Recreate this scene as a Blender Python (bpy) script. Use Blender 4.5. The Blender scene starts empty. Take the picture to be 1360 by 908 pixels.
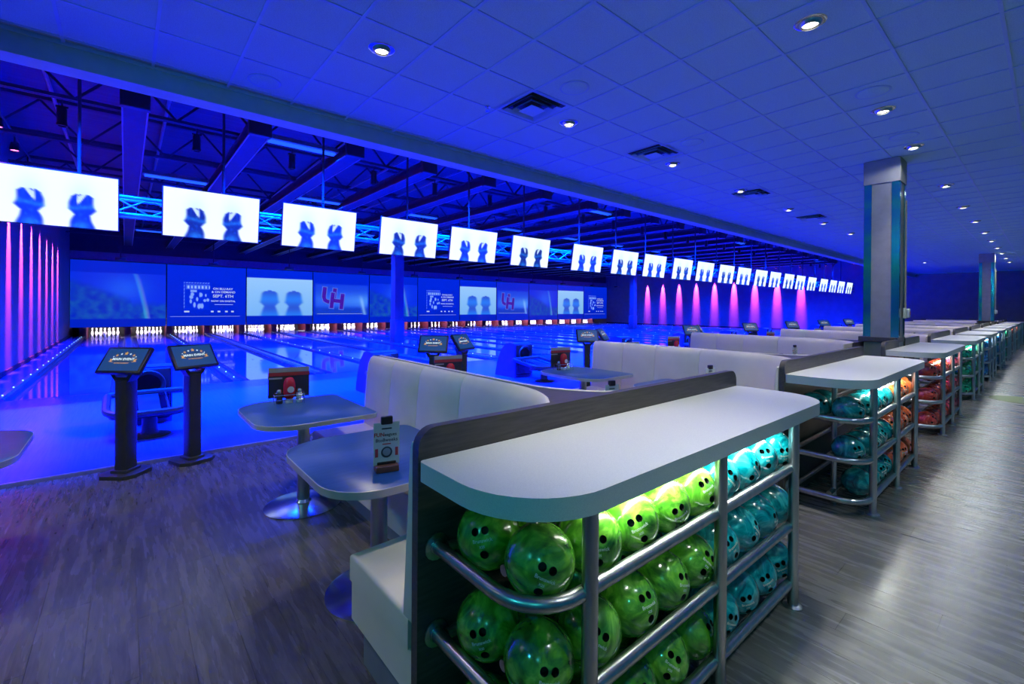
import bpy, bmesh, math, random
from mathutils import Vector, Matrix, noise as mnoise
import numpy as np

# ------------------------------------------------------------------ camera
SC = bpy.context.scene
COL = SC.collection
R_ = math.radians
F_PX, YAW, PITCH, ROLL, CY, CAM_H = 606.35, R_(40.27), R_(-0.1585), R_(0.4162), 409.44, 1.54
_fw = Vector((math.sin(YAW)*math.cos(PITCH), math.cos(YAW)*math.cos(PITCH), math.sin(PITCH)))
_r0 = Vector((math.cos(YAW), -math.sin(YAW), 0)); _u0 = _r0.cross(_fw)
_rt = _r0*math.cos(ROLL) + _u0*math.sin(ROLL)
_up = -_r0*math.sin(ROLL) + _u0*math.cos(ROLL)
cd = bpy.data.cameras.new('camera'); cam = bpy.data.objects.new('camera', cd); COL.objects.link(cam)
M = Matrix.Identity(4)
for i in range(3):
    M[i][0] = _rt[i]; M[i][1] = _up[i]; M[i][2] = -_fw[i]
M[2][3] = CAM_H
cam.matrix_world = M
cd.sensor_width = 36; cd.sensor_fit = 'HORIZONTAL'; cd.lens = F_PX/1360*36
cd.shift_y = -(454-CY)/1360; cd.clip_start = 0.02; cd.clip_end = 200
SC.camera = cam
def project(p):
    d = Vector(p) - Vector((0, 0, CAM_H)); z = d.dot(_fw)
    if z <= 0.05: return None
    return 680+F_PX*d.dot(_rt)/z, CY-F_PX*d.dot(_up)/z, z

# ------------------------------------------------------------------ world, exposure
W = bpy.data.worlds.new('world'); SC.world = W; W.use_nodes = True
W.node_tree.nodes['Background'].inputs[0].default_value = (0.0, 0.22, 0.45, 1)
W.node_tree.nodes['Background'].inputs[1].default_value = 0.35
SC.view_settings.view_transform = 'Standard'; SC.view_settings.look = 'None'
SC.view_settings.exposure = 0.0; SC.view_settings.gamma = 1.0; SC.view_settings.use_curve_mapping = False
SC.cycles.use_denoising = True
SC.cycles.max_bounces = 6; SC.cycles.diffuse_bounces = 4; SC.cycles.glossy_bounces = 3
SC.cycles.sample_clamp_indirect = 6.0
BLUE = (0.0, 0.022, 1.0); MAGENTA = (1.0, 0.10, 0.95); WARM = (1.0, 0.93, 0.80); TEAL = (0.05, 0.85, 0.80)
P_CAN, P_TUBE, P_DOWN, P_MAG, P_LED, P_TEAL, P_PIN = 2600, 800, 130, 15000, 11, 90, 110

# ------------------------------------------------------------------ helpers: materials
def lin(r, g, b):
    f = lambda c: (c/255/12.92) if c/255 <= .04045 else ((c/255+.055)/1.055)**2.4
    return (f(r), f(g), f(b))
MATS = {}
def mat(name, c1, c2=None, scale=8, rough=.5, metal=0, bump=0, stretch=(1, 1, 1), coords='Object', coat=0, spec=.5, rvar=0, detail=4):
    m = bpy.data.materials.new(name); m.use_nodes = True; MATS[name] = m
    nt = m.node_tree; b = nt.nodes['Principled BSDF']; L = nt.links
    c2 = c2 or tuple(min(1, x*1.15) for x in c1)
    tc = nt.nodes.new('ShaderNodeTexCoord'); mp = nt.nodes.new('ShaderNodeMapping'); mp.inputs['Scale'].default_value = stretch
    if coords == 'World':
        g = nt.nodes.new('ShaderNodeNewGeometry'); L.new(g.outputs['Position'], mp.inputs[0])
    else: L.new(tc.outputs[coords], mp.inputs[0])
    n = nt.nodes.new('ShaderNodeTexNoise'); n.inputs['Scale'].default_value = scale; n.inputs['Detail'].default_value = detail
    L.new(mp.outputs[0], n.inputs['Vector'])
    r = nt.nodes.new('ShaderNodeValToRGB')
    r.color_ramp.elements[0].position = .3; r.color_ramp.elements[0].color = (*c1, 1)
    r.color_ramp.elements[1].position = .7; r.color_ramp.elements[1].color = (*c2, 1)
    L.new(n.outputs['Fac'], r.inputs[0]); L.new(r.outputs[0], b.inputs['Base Color'])
    b.inputs['Roughness'].default_value = rough; b.inputs['Metallic'].default_value = metal
    b.inputs['Coat Weight'].default_value = coat; b.inputs['Specular IOR Level'].default_value = spec
    if rvar:
        mr = nt.nodes.new('ShaderNodeMapRange'); mr.inputs[3].default_value = rough-rvar; mr.inputs[4].default_value = rough+rvar
        L.new(n.outputs['Fac'], mr.inputs[0]); L.new(mr.outputs[0], b.inputs['Roughness'])
    if bump:
        bp = nt.nodes.new('ShaderNodeBump'); bp.inputs['Strength'].default_value = bump; bp.inputs['Distance'].default_value = .01
        L.new(n.outputs['Fac'], bp.inputs['Height']); L.new(bp.outputs[0], b.inputs['Normal'])
    return m
def emit(name, col, strength):
    m = bpy.data.materials.new(name); m.use_nodes = True; MATS[name] = m
    b = m.node_tree.nodes['Principled BSDF']
    b.inputs['Base Color'].default_value = (.02, .02, .02, 1)
    b.inputs['Emission Color'].default_value = (*col, 1); b.inputs['Emission Strength'].default_value = strength
    return m
def picture_mat(name, strength):
    m = bpy.data.materials.new(name); m.use_nodes = True; MATS[name] = m
    nt = m.node_tree; b = nt.nodes['Principled BSDF']; b.inputs['Base Color'].default_value = (.01, .01, .01, 1)
    b.inputs['Roughness'].default_value = .35
    a = nt.nodes.new('ShaderNodeVertexColor'); a.layer_name = 'Col'
    nt.links.new(a.outputs['Color'], b.inputs['Emission Color']); b.inputs['Emission Strength'].default_value = strength
    return m
def ball_mat(name, dark, mid, light):
    m = bpy.data.materials.new(name); m.use_nodes = True; MATS[name] = m
    nt = m.node_tree; b = nt.nodes['Principled BSDF']; L = nt.links
    tc = nt.nodes.new('ShaderNodeTexCoord'); oi = nt.nodes.new('ShaderNodeObjectInfo')
    mul = nt.nodes.new('ShaderNodeMath'); mul.operation = 'MULTIPLY'; mul.inputs[1].default_value = 37
    add = nt.nodes.new('ShaderNodeVectorMath'); add.operation = 'ADD'
    L.new(oi.outputs['Random'], mul.inputs[0]); L.new(tc.outputs['Object'], add.inputs[0]); L.new(mul.outputs[0], add.inputs[1])
    n = nt.nodes.new('ShaderNodeTexNoise'); n.inputs['Scale'].default_value = 9; n.inputs['Detail'].default_value = 6
    n.inputs['Distortion'].default_value = 2.6; n.inputs['Roughness'].default_value = .55
    L.new(add.outputs[0], n.inputs['Vector'])
    r = nt.nodes.new('ShaderNodeValToRGB'); e = r.color_ramp.elements
    e[0].position = .32; e[0].color = (*dark, 1); e[1].position = .68; e[1].color = (*light, 1)
    k = e.new(.5); k.color = (*mid, 1)
    L.new(n.outputs['Fac'], r.inputs[0]); L.new(r.outputs[0], b.inputs['Base Color'])
    b.inputs['Roughness'].default_value = .22; b.inputs['Coat Weight'].default_value = 1; b.inputs['Coat Roughness'].default_value = .04
    return m

def plank_mat(name, c1, c2, c3, rough):
    m = mat(name, c1, c2, scale=2.4, rough=rough, coords='World', stretch=(9, .9, 1), bump=.10, rvar=.08, detail=8)
    nt = m.node_tree; b = nt.nodes['Principled BSDF']; L = nt.links
    ramp = [n for n in nt.nodes if n.type == 'VALTORGB'][0]
    geo = nt.nodes.new('ShaderNodeNewGeometry'); oi = nt.nodes.new('ShaderNodeObjectInfo')
    s = nt.nodes.new('ShaderNodeMath'); s.operation = 'ADD'; f = nt.nodes.new('ShaderNodeMath'); f.operation = 'FRACT'
    L.new(geo.outputs['Random Per Island'], s.inputs[0]); L.new(oi.outputs['Random'], s.inputs[1]); L.new(s.outputs[0], f.inputs[0])
    mr = nt.nodes.new('ShaderNodeMapRange'); mr.inputs[3].default_value = 0; mr.inputs[4].default_value = .55; L.new(f.outputs[0], mr.inputs[0])
    # wavy grain lines
    mp = [n for n in nt.nodes if n.type == 'MAPPING'][0]
    w = nt.nodes.new('ShaderNodeTexNoise'); w.inputs['Scale'].default_value = 6; w.inputs['Detail'].default_value = 5; w.inputs['Distortion'].default_value = 1.2
    L.new(mp.outputs[0], w.inputs['Vector'])
    wr = nt.nodes.new('ShaderNodeMapRange'); wr.inputs[1].default_value = .35; wr.inputs[2].default_value = .65; wr.inputs[3].default_value = .72; wr.inputs[4].default_value = 1.15
    L.new(w.outputs['Fac'], wr.inputs[0])
    mx = nt.nodes.new('ShaderNodeMix'); mx.data_type = 'RGBA'; L.new(mr.outputs[0], mx.inputs['Factor']); L.new(ramp.outputs[0], mx.inputs['A']); mx.inputs['B'].default_value = (*c3, 1)
    mm = nt.nodes.new('ShaderNodeVectorMath'); mm.operation = 'SCALE'; L.new(mx.outputs['Result'], mm.inputs[0]); L.new(wr.outputs[0], mm.inputs['Scale'])
    L.new(mm.outputs[0], b.inputs['Base Color'])
    return m

plank_mat('vinyl_plank', (.066, .065, .065), (.15, .147, .145), (.105, .097, .092), .27)
mat('subfloor', (.02, .02, .022), (.03, .03, .03), rough=.8)
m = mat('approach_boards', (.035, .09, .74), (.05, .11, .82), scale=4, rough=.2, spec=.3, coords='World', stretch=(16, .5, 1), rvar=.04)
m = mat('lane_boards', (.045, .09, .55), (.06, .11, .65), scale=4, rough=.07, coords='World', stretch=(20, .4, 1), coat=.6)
mat('gutter_plastic', (.05, .055, .08), (.08, .085, .11), rough=.25)
mat('lane_cap', (.10, .11, .16), (.14, .15, .2), rough=.22)
mat('kickback_red', (.045, .003, .012), (.065, .005, .018), rough=.45)
mat('pit_black', (.008, .008, .01), (.014, .014, .018), rough=.7)
mat('pin_white', (.86, .85, .82), (.92, .91, .9), rough=.25)
mat('pin_red', (.5, .02, .02), rough=.3)
mat('wall_dark', (.15, .14, .135), (.18, .17, .165), scale=3, rough=.62, coords='World')
mat('wall_lane', (.15, .14, .16), (.18, .17, .19), scale=3, rough=.5, coords='World')
mat('fascia_blue', (.10, .12, .17), (.13, .15, .2), rough=.5, coords='World')
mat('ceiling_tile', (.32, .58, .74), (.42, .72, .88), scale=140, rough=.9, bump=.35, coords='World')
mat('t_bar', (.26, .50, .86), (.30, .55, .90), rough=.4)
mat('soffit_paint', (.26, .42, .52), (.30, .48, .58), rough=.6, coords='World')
mat('deck_metal', (.05, .05, .055), (.075, .075, .08), scale=2, rough=.7, stretch=(.3, 6, 1), coords='World')
mat('steel_dark', (.015, .015, .018), (.026, .026, .03), rough=.6)
mat('steel_light', (.30, .31, .34), (.38, .39, .42), rough=.4, metal=.3)
mat('black_plastic', (.008, .008, .008), (.013, .013, .013), rough=.4)
mat('charcoal_paint', (.020, .024, .018), (.030, .034, .026), rough=.42)
mat('chrome', (.62, .63, .65), (.72, .73, .74), scale=3, rough=.2, metal=1)
mat('brushed_steel', (.42, .43, .45), (.55, .56, .58), scale=30, rough=.3, metal=1, stretch=(1, 1, .15))
mat('quartz_white', (.60, .60, .60), (.70, .70, .69), scale=320, rough=.33, detail=2)
mat('dark_laminate', (.045, .036, .032), (.085, .07, .062), scale=6, rough=.42, stretch=(1.2, 8, 14), coords='World')
mat('edge_laminate', (.06, .06, .07), (.09, .09, .1), rough=.4)
mat('white_vinyl', (.66, .58, .47), (.72, .64, .53), scale=5, rough=.42, bump=.05)
mat('seam_thread', (.30, .28, .25), rough=.7)
mat('kick_plate_paint', (.16, .17, .19), (.2, .21, .23), rough=.5)
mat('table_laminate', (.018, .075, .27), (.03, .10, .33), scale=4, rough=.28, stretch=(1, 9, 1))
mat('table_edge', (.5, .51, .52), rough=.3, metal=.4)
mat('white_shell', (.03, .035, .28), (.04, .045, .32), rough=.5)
mat('column_paint', (.23, .225, .215), (.28, .27, .26), rough=.5, coords='World')
mat('trim_metal', (.4, .41, .44), rough=.3, metal=.8)
mat('ketchup_red', (.45, .012, .015), (.52, .02, .02), rough=.25)
mat('label_cream', (.62, .6, .52), rough=.5)
mat('steel_cap', (.5, .5, .52), rough=.25, metal=.9)
mat('salt_white', (.7, .7, .7), rough=.4)
mat('pepper_dark', (.05, .04, .035), rough=.5)
mat('wood_block', (.16, .05, .03), (.24, .08, .045), scale=10, rough=.45, stretch=(1, 6, 6))
mat('card_white', (.6, .62, .6), (.66, .67, .65), rough=.5)
mat('ink_red', (.5, .05, .05), rough=.5); mat('ink_dark', (.03, .035, .05), rough=.5); mat('ink_grey', (.3, .32, .36), rough=.5)
mat('menu_dark', (.02, .022, .03), rough=.45); mat('menu_red', (.35, .03, .03), rough=.45); mat('menu_grey', (.3, .29, .28), rough=.45)
mat('decal_green', (.05, .075, .02), (.07, .10, .03), rough=.5)
mat('alarm_clear', (.45, .48, .5), (.6, .62, .64), rough=.25)
mat('alarm_red', (.45, .03, .03), rough=.4)
mat('ball_print', (.55, .65, .55), rough=.4)
# mirror strips on the column corners, blue-green reflections painted into the colour
m = mat('mirror_painted_reflection', (.02, .14, .50), (.04, .50, .30), scale=1.6, rough=.12, metal=.75, coords='World', stretch=(.4, .4, 1.5))
emit('tube_blue', (0.01, .07, 1), 2); emit('led_white', (1, .98, .9), 9); emit('led_cyan', (.35, .8, 1), 4)
emit('lamp_glow', (1, .95, .85), 14); emit('lens_magenta', (1, .12, .5), 6)
emit('print_white', (.62, .75, 1), .75); emit('logo_white', (.75, .95, 1), .9); emit('logo_gold', lin(225, 170, 90), .8)
emit('logo_dark', lin(20, 70, 120), .6); emit('kiosk_screen', lin(14, 66, 120), .9); emit('kiosk_screen_green', lin(20, 110, 120), .9)
emit('uh_red', lin(80, 26, 175), .7); emit('uh_white', lin(90, 120, 245), .8)
picture_mat('monitor_picture', 1.15); picture_mat('mask_picture', 1.0)
ball_mat('ball_green', (.015, .10, .008), (.07, .30, .015), (.22, .56, .05))
ball_mat('ball_cyan', (.0, .07, .10), (.0, .26, .30), (.05, .50, .52))
ball_mat('ball_teal', (.0, .06, .08), (.0, .20, .22), (.03, .40, .38))
ball_mat('ball_orange', (.30, .035, .008), (.62, .10, .02), (.85, .26, .07))
ball_mat('ball_red', (.16, .012, .006), (.42, .03, .015), (.70, .13, .05))
ball_mat('ball_pink', (.25, .01, .03), (.5, .03, .07), (.75, .12, .18))
ball_mat('ball_jade', (.0, .07, .03), (.0, .25, .12), (.05, .5, .3))
ball_mat('ball_blue', (.0, .03, .14), (.01, .12, .36), (.08, .3, .6))
mat('ball_hole', (.004, .006, .005), rough=.6)

# ------------------------------------------------------------------ helpers: meshes
class MB:
    def __init__(s): s.bm = bmesh.new()
    def quad_box(s, x0, x1, y0, y1, z0, z1, bev=0, seg=1):
        vs = [s.bm.verts.new(p) for p in [(x0, y0, z0), (x1, y0, z0), (x1, y1, z0), (x0, y1, z0), (x0, y0, z1), (x1, y0, z1), (x1, y1, z1), (x0, y1, z1)]]
        fs = [s.bm.faces.new([vs[i] for i in f]) for f in [(0, 3, 2, 1), (4, 5, 6, 7), (0, 1, 5, 4), (1, 2, 6, 5), (2, 3, 7, 6), (3, 0, 4, 7)]]
        if bev:
            es = list({e for f in fs for e in f.edges})
            bmesh.ops.bevel(s.bm, geom=es, offset=bev, segments=seg, affect='EDGES', profile=.5)
        return s
    def prism(s, pts, z0, z1, bev=0, seg=2):
        lo = [s.bm.verts.new((x, y, z0)) for x, y in pts]; hi = [s.bm.verts.new((x, y, z1)) for x, y in pts]
        n = len(pts); s.bm.faces.new(lo[::-1]); top = s.bm.faces.new(hi)
        for i in range(n): s.bm.faces.new((lo[i], lo[(i+1) % n], hi[(i+1) % n], hi[i]))
        if bev: bmesh.ops.bevel(s.bm, geom=list(top.edges), offset=bev, segments=seg, affect='EDGES', profile=.5)
        return s
    def prism_x(s, pts, x0, x1):           # profile in (y,z), extruded along x
        a = [s.bm.verts.new((x0, y, z)) for y, z in pts]; b = [s.bm.verts.new((x1, y, z)) for y, z in pts]
        n = len(pts); s.bm.faces.new(a); s.bm.faces.new(b[::-1])
        for i in range(n): s.bm.faces.new((a[i], b[i], b[(i+1) % n], a[(i+1) % n]))
        return s
    def tube(s, path, r, seg=10, cap=True):
        path = [Vector(p) for p in path]; rings = []
        prev = None
        for i, p in enumerate(path):
            a = path[max(i-1, 0)]; b = path[min(i+1, len(path)-1)]; d = (b-a).normalized()
            if prev is None:
                n = d.cross(Vector((0, 0, 1)))
                if n.length < .01: n = d.cross(Vector((1, 0, 0)))
                n.normalize()
            else:
                n = prev - d*prev.dot(d); n.normalize()
            prev = n; b2 = d.cross(n)
            rings.append([s.bm.verts.new(p + (n*math.cos(2*math.pi*k/seg) + b2*math.sin(2*math.pi*k/seg))*r) for k in range(seg)])
        for i in range(len(rings)-1):
            for k in range(seg): s.bm.faces.new((rings[i][k], rings[i][(k+1) % seg], rings[i+1][(k+1) % seg], rings[i+1][k]))
        if cap: s.bm.faces.new(rings[0][::-1]); s.bm.faces.new(rings[-1])
        return s
    def lathe(s, prof, seg=16, c=(0, 0, 0), axis='z'):
        rings = []
        for r, z in prof:
            ring = []
            for k in range(seg):
                a = 2*math.pi*k/seg
                if axis == 'z': p = (c[0]+r*math.cos(a), c[1]+r*math.sin(a), c[2]+z)
                else: p = (c[0]+r*math.cos(a), c[1]+z, c[2]+r*math.sin(a))
                ring.append(s.bm.verts.new(p))
            rings.append(ring)
        for i in range(len(rings)-1):
            for k in range(seg): s.bm.faces.new((rings[i][k], rings[i][(k+1) % seg], rings[i+1][(k+1) % seg], rings[i+1][k]))
        if prof[0][0] > 1e-5: s.bm.faces.new(rings[0][::-1])
        if prof[-1][0] > 1e-5: s.bm.faces.new(rings[-1])
        return s
    def bar(s, a, b, w, h=None):           # rectangular bar between two points
        a, b = Vector(a), Vector(b); h = h or w; d = (b-a).normalized()
        n = d.cross(Vector((0, 1, 0)))
        if n.length < .05: n = d.cross(Vector((1, 0, 0)))
        n.normalize(); q = d.cross(n)
        o = [n*w/2+q*h/2, -n*w/2+q*h/2, -n*w/2-q*h/2, n*w/2-q*h/2]
        A = [s.bm.verts.new(a+k) for k in o]; B = [s.bm.verts.new(b+k) for k in o]
        s.bm.faces.new(A[::-1]); s.bm.faces.new(B)
        for i in range(4): s.bm.faces.new((A[i], A[(i+1) % 4], B[(i+1) % 4], B[i]))
        return s
    def mesh(s, name, m, smooth=True):
        bmesh.ops.remove_doubles(s.bm, verts=s.bm.verts, dist=1e-6)
        bmesh.ops.recalc_face_normals(s.bm, faces=s.bm.faces)
        me = bpy.data.meshes.new(name); s.bm.to_mesh(me); s.bm.free()
        me.materials.append(MATS[m])
        if smooth:
            for p in me.polygons: p.use_smooth = True
            me.set_sharp_from_angle(angle=R_(38))
        return me
    def build(s, name, m, parent=None, loc=(0, 0, 0), smooth=True):
        return link(name, s.mesh(name, m, smooth), parent, loc)
def link(name, me, parent=None, loc=(0, 0, 0), rot=None):
    o = bpy.data.objects.new(name, me); COL.objects.link(o); o.location = loc
    if rot is not None: o.rotation_euler = rot
    if parent: o.parent = parent; KIDS.setdefault(parent.name, []).append(o)
    return o
def tag(o, label=None, cat=None, group=None, kind=None):
    if label: o['label'] = label
    if cat: o['category'] = cat
    if group: o['group'] = group
    if kind: o['kind'] = kind
    return o
def thing(name, label, cat, loc=(0, 0, 0), rz=0, group=None):
    o = bpy.data.objects.new(name, None); COL.objects.link(o); o.empty_display_size = .1
    o.location = loc; o.rotation_euler = (0, 0, rz)
    return tag(o, label, cat, group)
def copy_tree(o, parent=None):
    c = o.copy(); COL.objects.link(c); c.parent = parent
    if parent: KIDS.setdefault(parent.name, []).append(c)
    for ch in list(KIDS.get(o.name, ())): copy_tree(ch, c)
    return c
KIDS = {}
def dup(o, loc, label, group=None, rz=None):
    c = copy_tree(o); c.location = loc
    if rz is not None: c.rotation_euler = (0, 0, rz)
    tag(c, label, None, group); return c
def struct(o): o['kind'] = 'structure'; return o
def spot(name, loc, target, power, color, angle, blend=.6, radius=.04, parent=None):
    l = bpy.data.lights.new(name, 'SPOT'); l.energy = power; l.color = color; l.spot_size = R_(angle); l.spot_blend = blend; l.shadow_soft_size = radius
    o = bpy.data.objects.new(name, l); COL.objects.link(o); o.location = loc
    o.rotation_euler = (Vector(target)-Vector(loc)).to_track_quat('-Z', 'Y').to_euler(); return o
def area(name, loc, sx, sy, power, color, rot=(0, 0, 0), spread=180):
    l = bpy.data.lights.new(name, 'AREA'); l.shape = 'RECTANGLE'; l.size = sx; l.size_y = sy; l.energy = power; l.color = color; l.spread = R_(spread)
    o = bpy.data.objects.new(name, l); COL.objects.link(o); o.location = loc; o.rotation_euler = rot; return o
def rrect(x0, x1, y0, y1, radii, n=6):     # radii: (x0y0, x1y0, x1y1, x0y1)
    pts = []
    for (cx, cy, sx, sy, a0), r in zip([(x0, y0, 1, 1, 180), (x1, y0, -1, 1, 270), (x1, y1, -1, -1, 0), (x0, y1, 1, -1, 90)], radii):
        for k in range(n+1):
            a = R_(a0+90*k/n); pts.append((cx+sx*r+r*math.cos(a), cy+sy*r+r*math.sin(a)))
    return pts
def text_mesh(body, size, m, name='lettering', bold=0, extrude=0):
    c = bpy.data.curves.new('t', 'FONT'); c.body = body; c.size = size; c.align_x = 'CENTER'; c.align_y = 'CENTER'; c.offset = bold; c.extrude = extrude
    c.resolution_u = 2
    o = bpy.data.objects.new('t', c); COL.objects.link(o)
    dg = bpy.context.evaluated_depsgraph_get(); me = bpy.data.meshes.new_from_object(o.evaluated_get(dg))
    bpy.data.objects.remove(o); bpy.data.curves.remove(c)
    me.name = name; me.materials.clear(); me.materials.append(MATS[m]); return me
ORD = ['first', 'second', 'third', 'fourth', 'fifth', 'sixth', 'seventh', 'eighth', 'ninth', 'tenth', 'eleventh', 'twelfth', 'thirteenth', 'fourteenth', 'fifteenth',
       'sixteenth', 'seventeenth', 'eighteenth', 'nineteenth', 'twentieth', 'twenty-first', 'twenty-second']
rnd = random.Random(7)

# ------------------------------------------------------------------ layout
PC = [.10, 3.29, 6.47, 10.18, 13.38, 16.58, 19.78, 22.98, 26.18, 29.75, 32.95]     # centres of the lane pairs
LANES = [c+s*.83 for c in PC for s in (-1, 1)]
UX = [1.84, 5.11, 8.53, 11.98, 15.18, 18.38, 21.58, 24.78, 28.15, 31.55]           # centres of the seating units
XW0, XW1 = -1.93, 36.6                 # end walls
YA, YF, YP = 5.66, 10.42, 28.6         # approach edge, foul line, pin masking
ZC, ZD = 3.70, 5.35                    # tile ceiling, roof deck
ZL = .03                               # lane level

# ------------------------------------------------------------------ floor (planks)
fl = struct(MB().quad_box(-8, XW1, -6, YA, -.10, -.006).build('floor', 'subfloor', smooth=False))
PW, PL = .183, 1.22
pm_ = MB().quad_box(-PW/2+.0007, PW/2-.0007, -PL/2+.0007, PL/2-.0007, -.006, 0).mesh('plank', 'vinyl_plank', False)
cells = []
for i in range(int((XW1+8)/PW)):
    x = -8+PW*(i+.5); off = (i*.37) % 1*PL
    for j in range(-1, 10):
        y = -6+off+PL*(j+.5)
        if y-PL/2 < -6 or y-PL/2 > YA-.05: continue
        pr = project((x, y, 0)); vis = pr is not None and -60 < pr[0] < 1420 and pr[1] < 1050
        cells.append((0 if vis else 1, pr[2] if pr else 99, x, y))
cells.sort()
rest = MB()
for n, (v, d, x, y) in enumerate(cells):
    y1 = min(y+PL/2, YA-.035)
    if y1 <= y-PL/2+.02: continue
    if n < 300 and y1 == y+PL/2: link('plank', pm_, fl, (x, y, 0))
    else: rest.quad_box(x-PW/2+.0007, x+PW/2-.0007, y-PL/2+.0007, y1-.0007, -.006, 0)
tag(rest.build('plank_field', 'vinyl_plank', fl, smooth=False), kind='stuff')
# green floor decal on the aisle
tag(MB().lathe([(.45, 0), (.45, .002), (.43, .003), (0, .003)], 32).build('floor_decal', 'decal_green', loc=(11.8, .26, .0005)), 'round green decal stuck on the aisle floor', 'decal')

# ------------------------------------------------------------------ approach and lanes
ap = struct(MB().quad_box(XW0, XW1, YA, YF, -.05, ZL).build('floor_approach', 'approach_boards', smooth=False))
struct(MB().quad_box(XW0, XW1, YA-.035, YA, -.02, ZL+.004, .004).build('trim_1', 'trim_metal'))
struct(MB().quad_box(XW0, XW1, YF, 30.4, -.16, -.10).build('floor_lane_bed', 'pit_black', smooth=False))
LY0, LY1 = YF, 29.75
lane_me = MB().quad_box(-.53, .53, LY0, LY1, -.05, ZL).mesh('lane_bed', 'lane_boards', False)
gm = MB()
prof = [(math.cos(math.pi*k/8), -math.sin(math.pi*k/8)) for k in range(9)]
for k in range(8):
    a, b = prof[k], prof[k+1]; V = [gm.bm.verts.new(p) for p in [(.10*a[0], LY0, ZL-.004+.075*a[1]), (.10*b[0], LY0, ZL-.004+.075*b[1]), (.10*b[0], LY1, ZL-.004+.075*b[1]), (.10*a[0], LY1, ZL-.004+.075*a[1])]]
    gm.bm.faces.new(V)
gutter_me = gm.mesh('gutter', 'gutter_plastic')
dm = MB()
for k in range(-3, 4): dm.lathe([(.016, 0), (.016, .0012), (0, .0012)], 8, (k*.13, 12.6 - abs(k)*.0, ZL))
for k in range(-3, 4):
    y = 15.2-abs(k)*.38; dm.prism([(k*.13-.03, y-.1), (k*.13+.03, y-.1), (k*.13, y+.06)], ZL, ZL+.0012)
dots_me = dm.mesh('lane_markers', 'steel_dark', False)
foul_me = MB().quad_box(-.53, .53, YF-.012, YF+.012, ZL, ZL+.0015).mesh('foul_line', 'black_plastic', False)
for i, x in enumerate(LANES):
    ln = struct(link('bowling_lane', lane_me, None, (x, 0, 0)))
    link('gutter', gutter_me, ln, (-.63, 0, 0)); link('gutter', gutter_me, ln, (.63, 0, 0))
    link('lane_markers', dots_me, ln); link('foul_line', foul_me, ln)
# caps between the gutters: inside a pair (plain, rounded), between pairs (row of small lights)
def cap(x0, x1, h, leds, name):
    w = x1-x0; pts = [(x0, ZL-.05), (x1, ZL-.05), (x1, ZL+h*.4), (x1-w*.25, ZL+h), (x0+w*.25, ZL+h), (x0, ZL+h*.4)]
    a = MB(); v0 = [a.bm.verts.new((x, YF+.02, z)) for x, z in pts]; v1 = [a.bm.verts.new((x, LY1, z)) for x, z in pts]
    a.bm.faces.new(v0); a.bm.faces.new(v1[::-1])
    for k in range(6): a.bm.faces.new((v0[k], v1[k], v1[(k+1) % 6], v0[(k+1) % 6]))
    o = struct(a.build(name, 'lane_cap'))
    if leds:
        b = MB()
        for k in range(19):
            b.lathe([(.011, 0), (.009, .008), (0, .011)], 8, ((x0+x1)/2, YF+.35+k*.95, ZL+h))
        b.build('lane_light', 'led_cyan', o)
for k, c in enumerate(PC): cap(c-.10, c+.10, .05, False, 'lane_cap')
edges = [(XW0+.42, PC[0]-1.56)] + [(PC[k]+1.56, PC[k+1]-1.56) for k in range(10)] + [(PC[10]+1.56, PC[10]+1.72)]
for k, (a, b) in enumerate(edges):
    if b-a < .12: a, b = (a+b)/2-.06, (a+b)/2+.06
    cap(a, b, .045, True, 'lane_cap')
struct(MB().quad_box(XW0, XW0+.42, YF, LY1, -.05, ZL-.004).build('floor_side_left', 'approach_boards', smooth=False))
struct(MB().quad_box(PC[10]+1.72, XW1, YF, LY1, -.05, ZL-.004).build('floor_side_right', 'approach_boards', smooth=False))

# ------------------------------------------------------------------ walls
struct(MB().quad_box(XW0-.15, XW0, 5.4, 30.4, -.1, ZD).build('wall_left', 'wall_lane', smooth=False))
struct(MB().quad_box(XW1, XW1+.15, 5.5, 30.4, -.1, ZD).build('wall_right', 'wall_lane', smooth=False))
struct(MB().quad_box(XW1, XW1+.15, -6, 5.5, -.1, ZC).build('wall_concourse_end', 'wall_dark', smooth=False))
struct(MB().quad_box(XW0-.15, XW1+.15, 30.4, 30.55, -.1, ZD).build('wall_back', 'pit_black', smooth=False))
struct(MB().quad_box(XW0, XW1, YP+.16, YP+.22, 3.60, ZD).build('wall_above_pins', 'pit_black', smooth=False))
struct(MB().quad_box(XW0, XW1, YP+.04, YP+.16, 3.60, 3.97).build('trim_2', 'fascia_blue', smooth=False))
struct(MB().quad_box(XW0, XW0+.03, YF, YP, ZL, ZL+.10).build('baseboard_left', 'pit_black'))
struct(MB().quad_box(XW1-.03, XW1, 5.7, YP, ZL, ZL+.10).build('baseboard_right', 'pit_black'))

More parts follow.
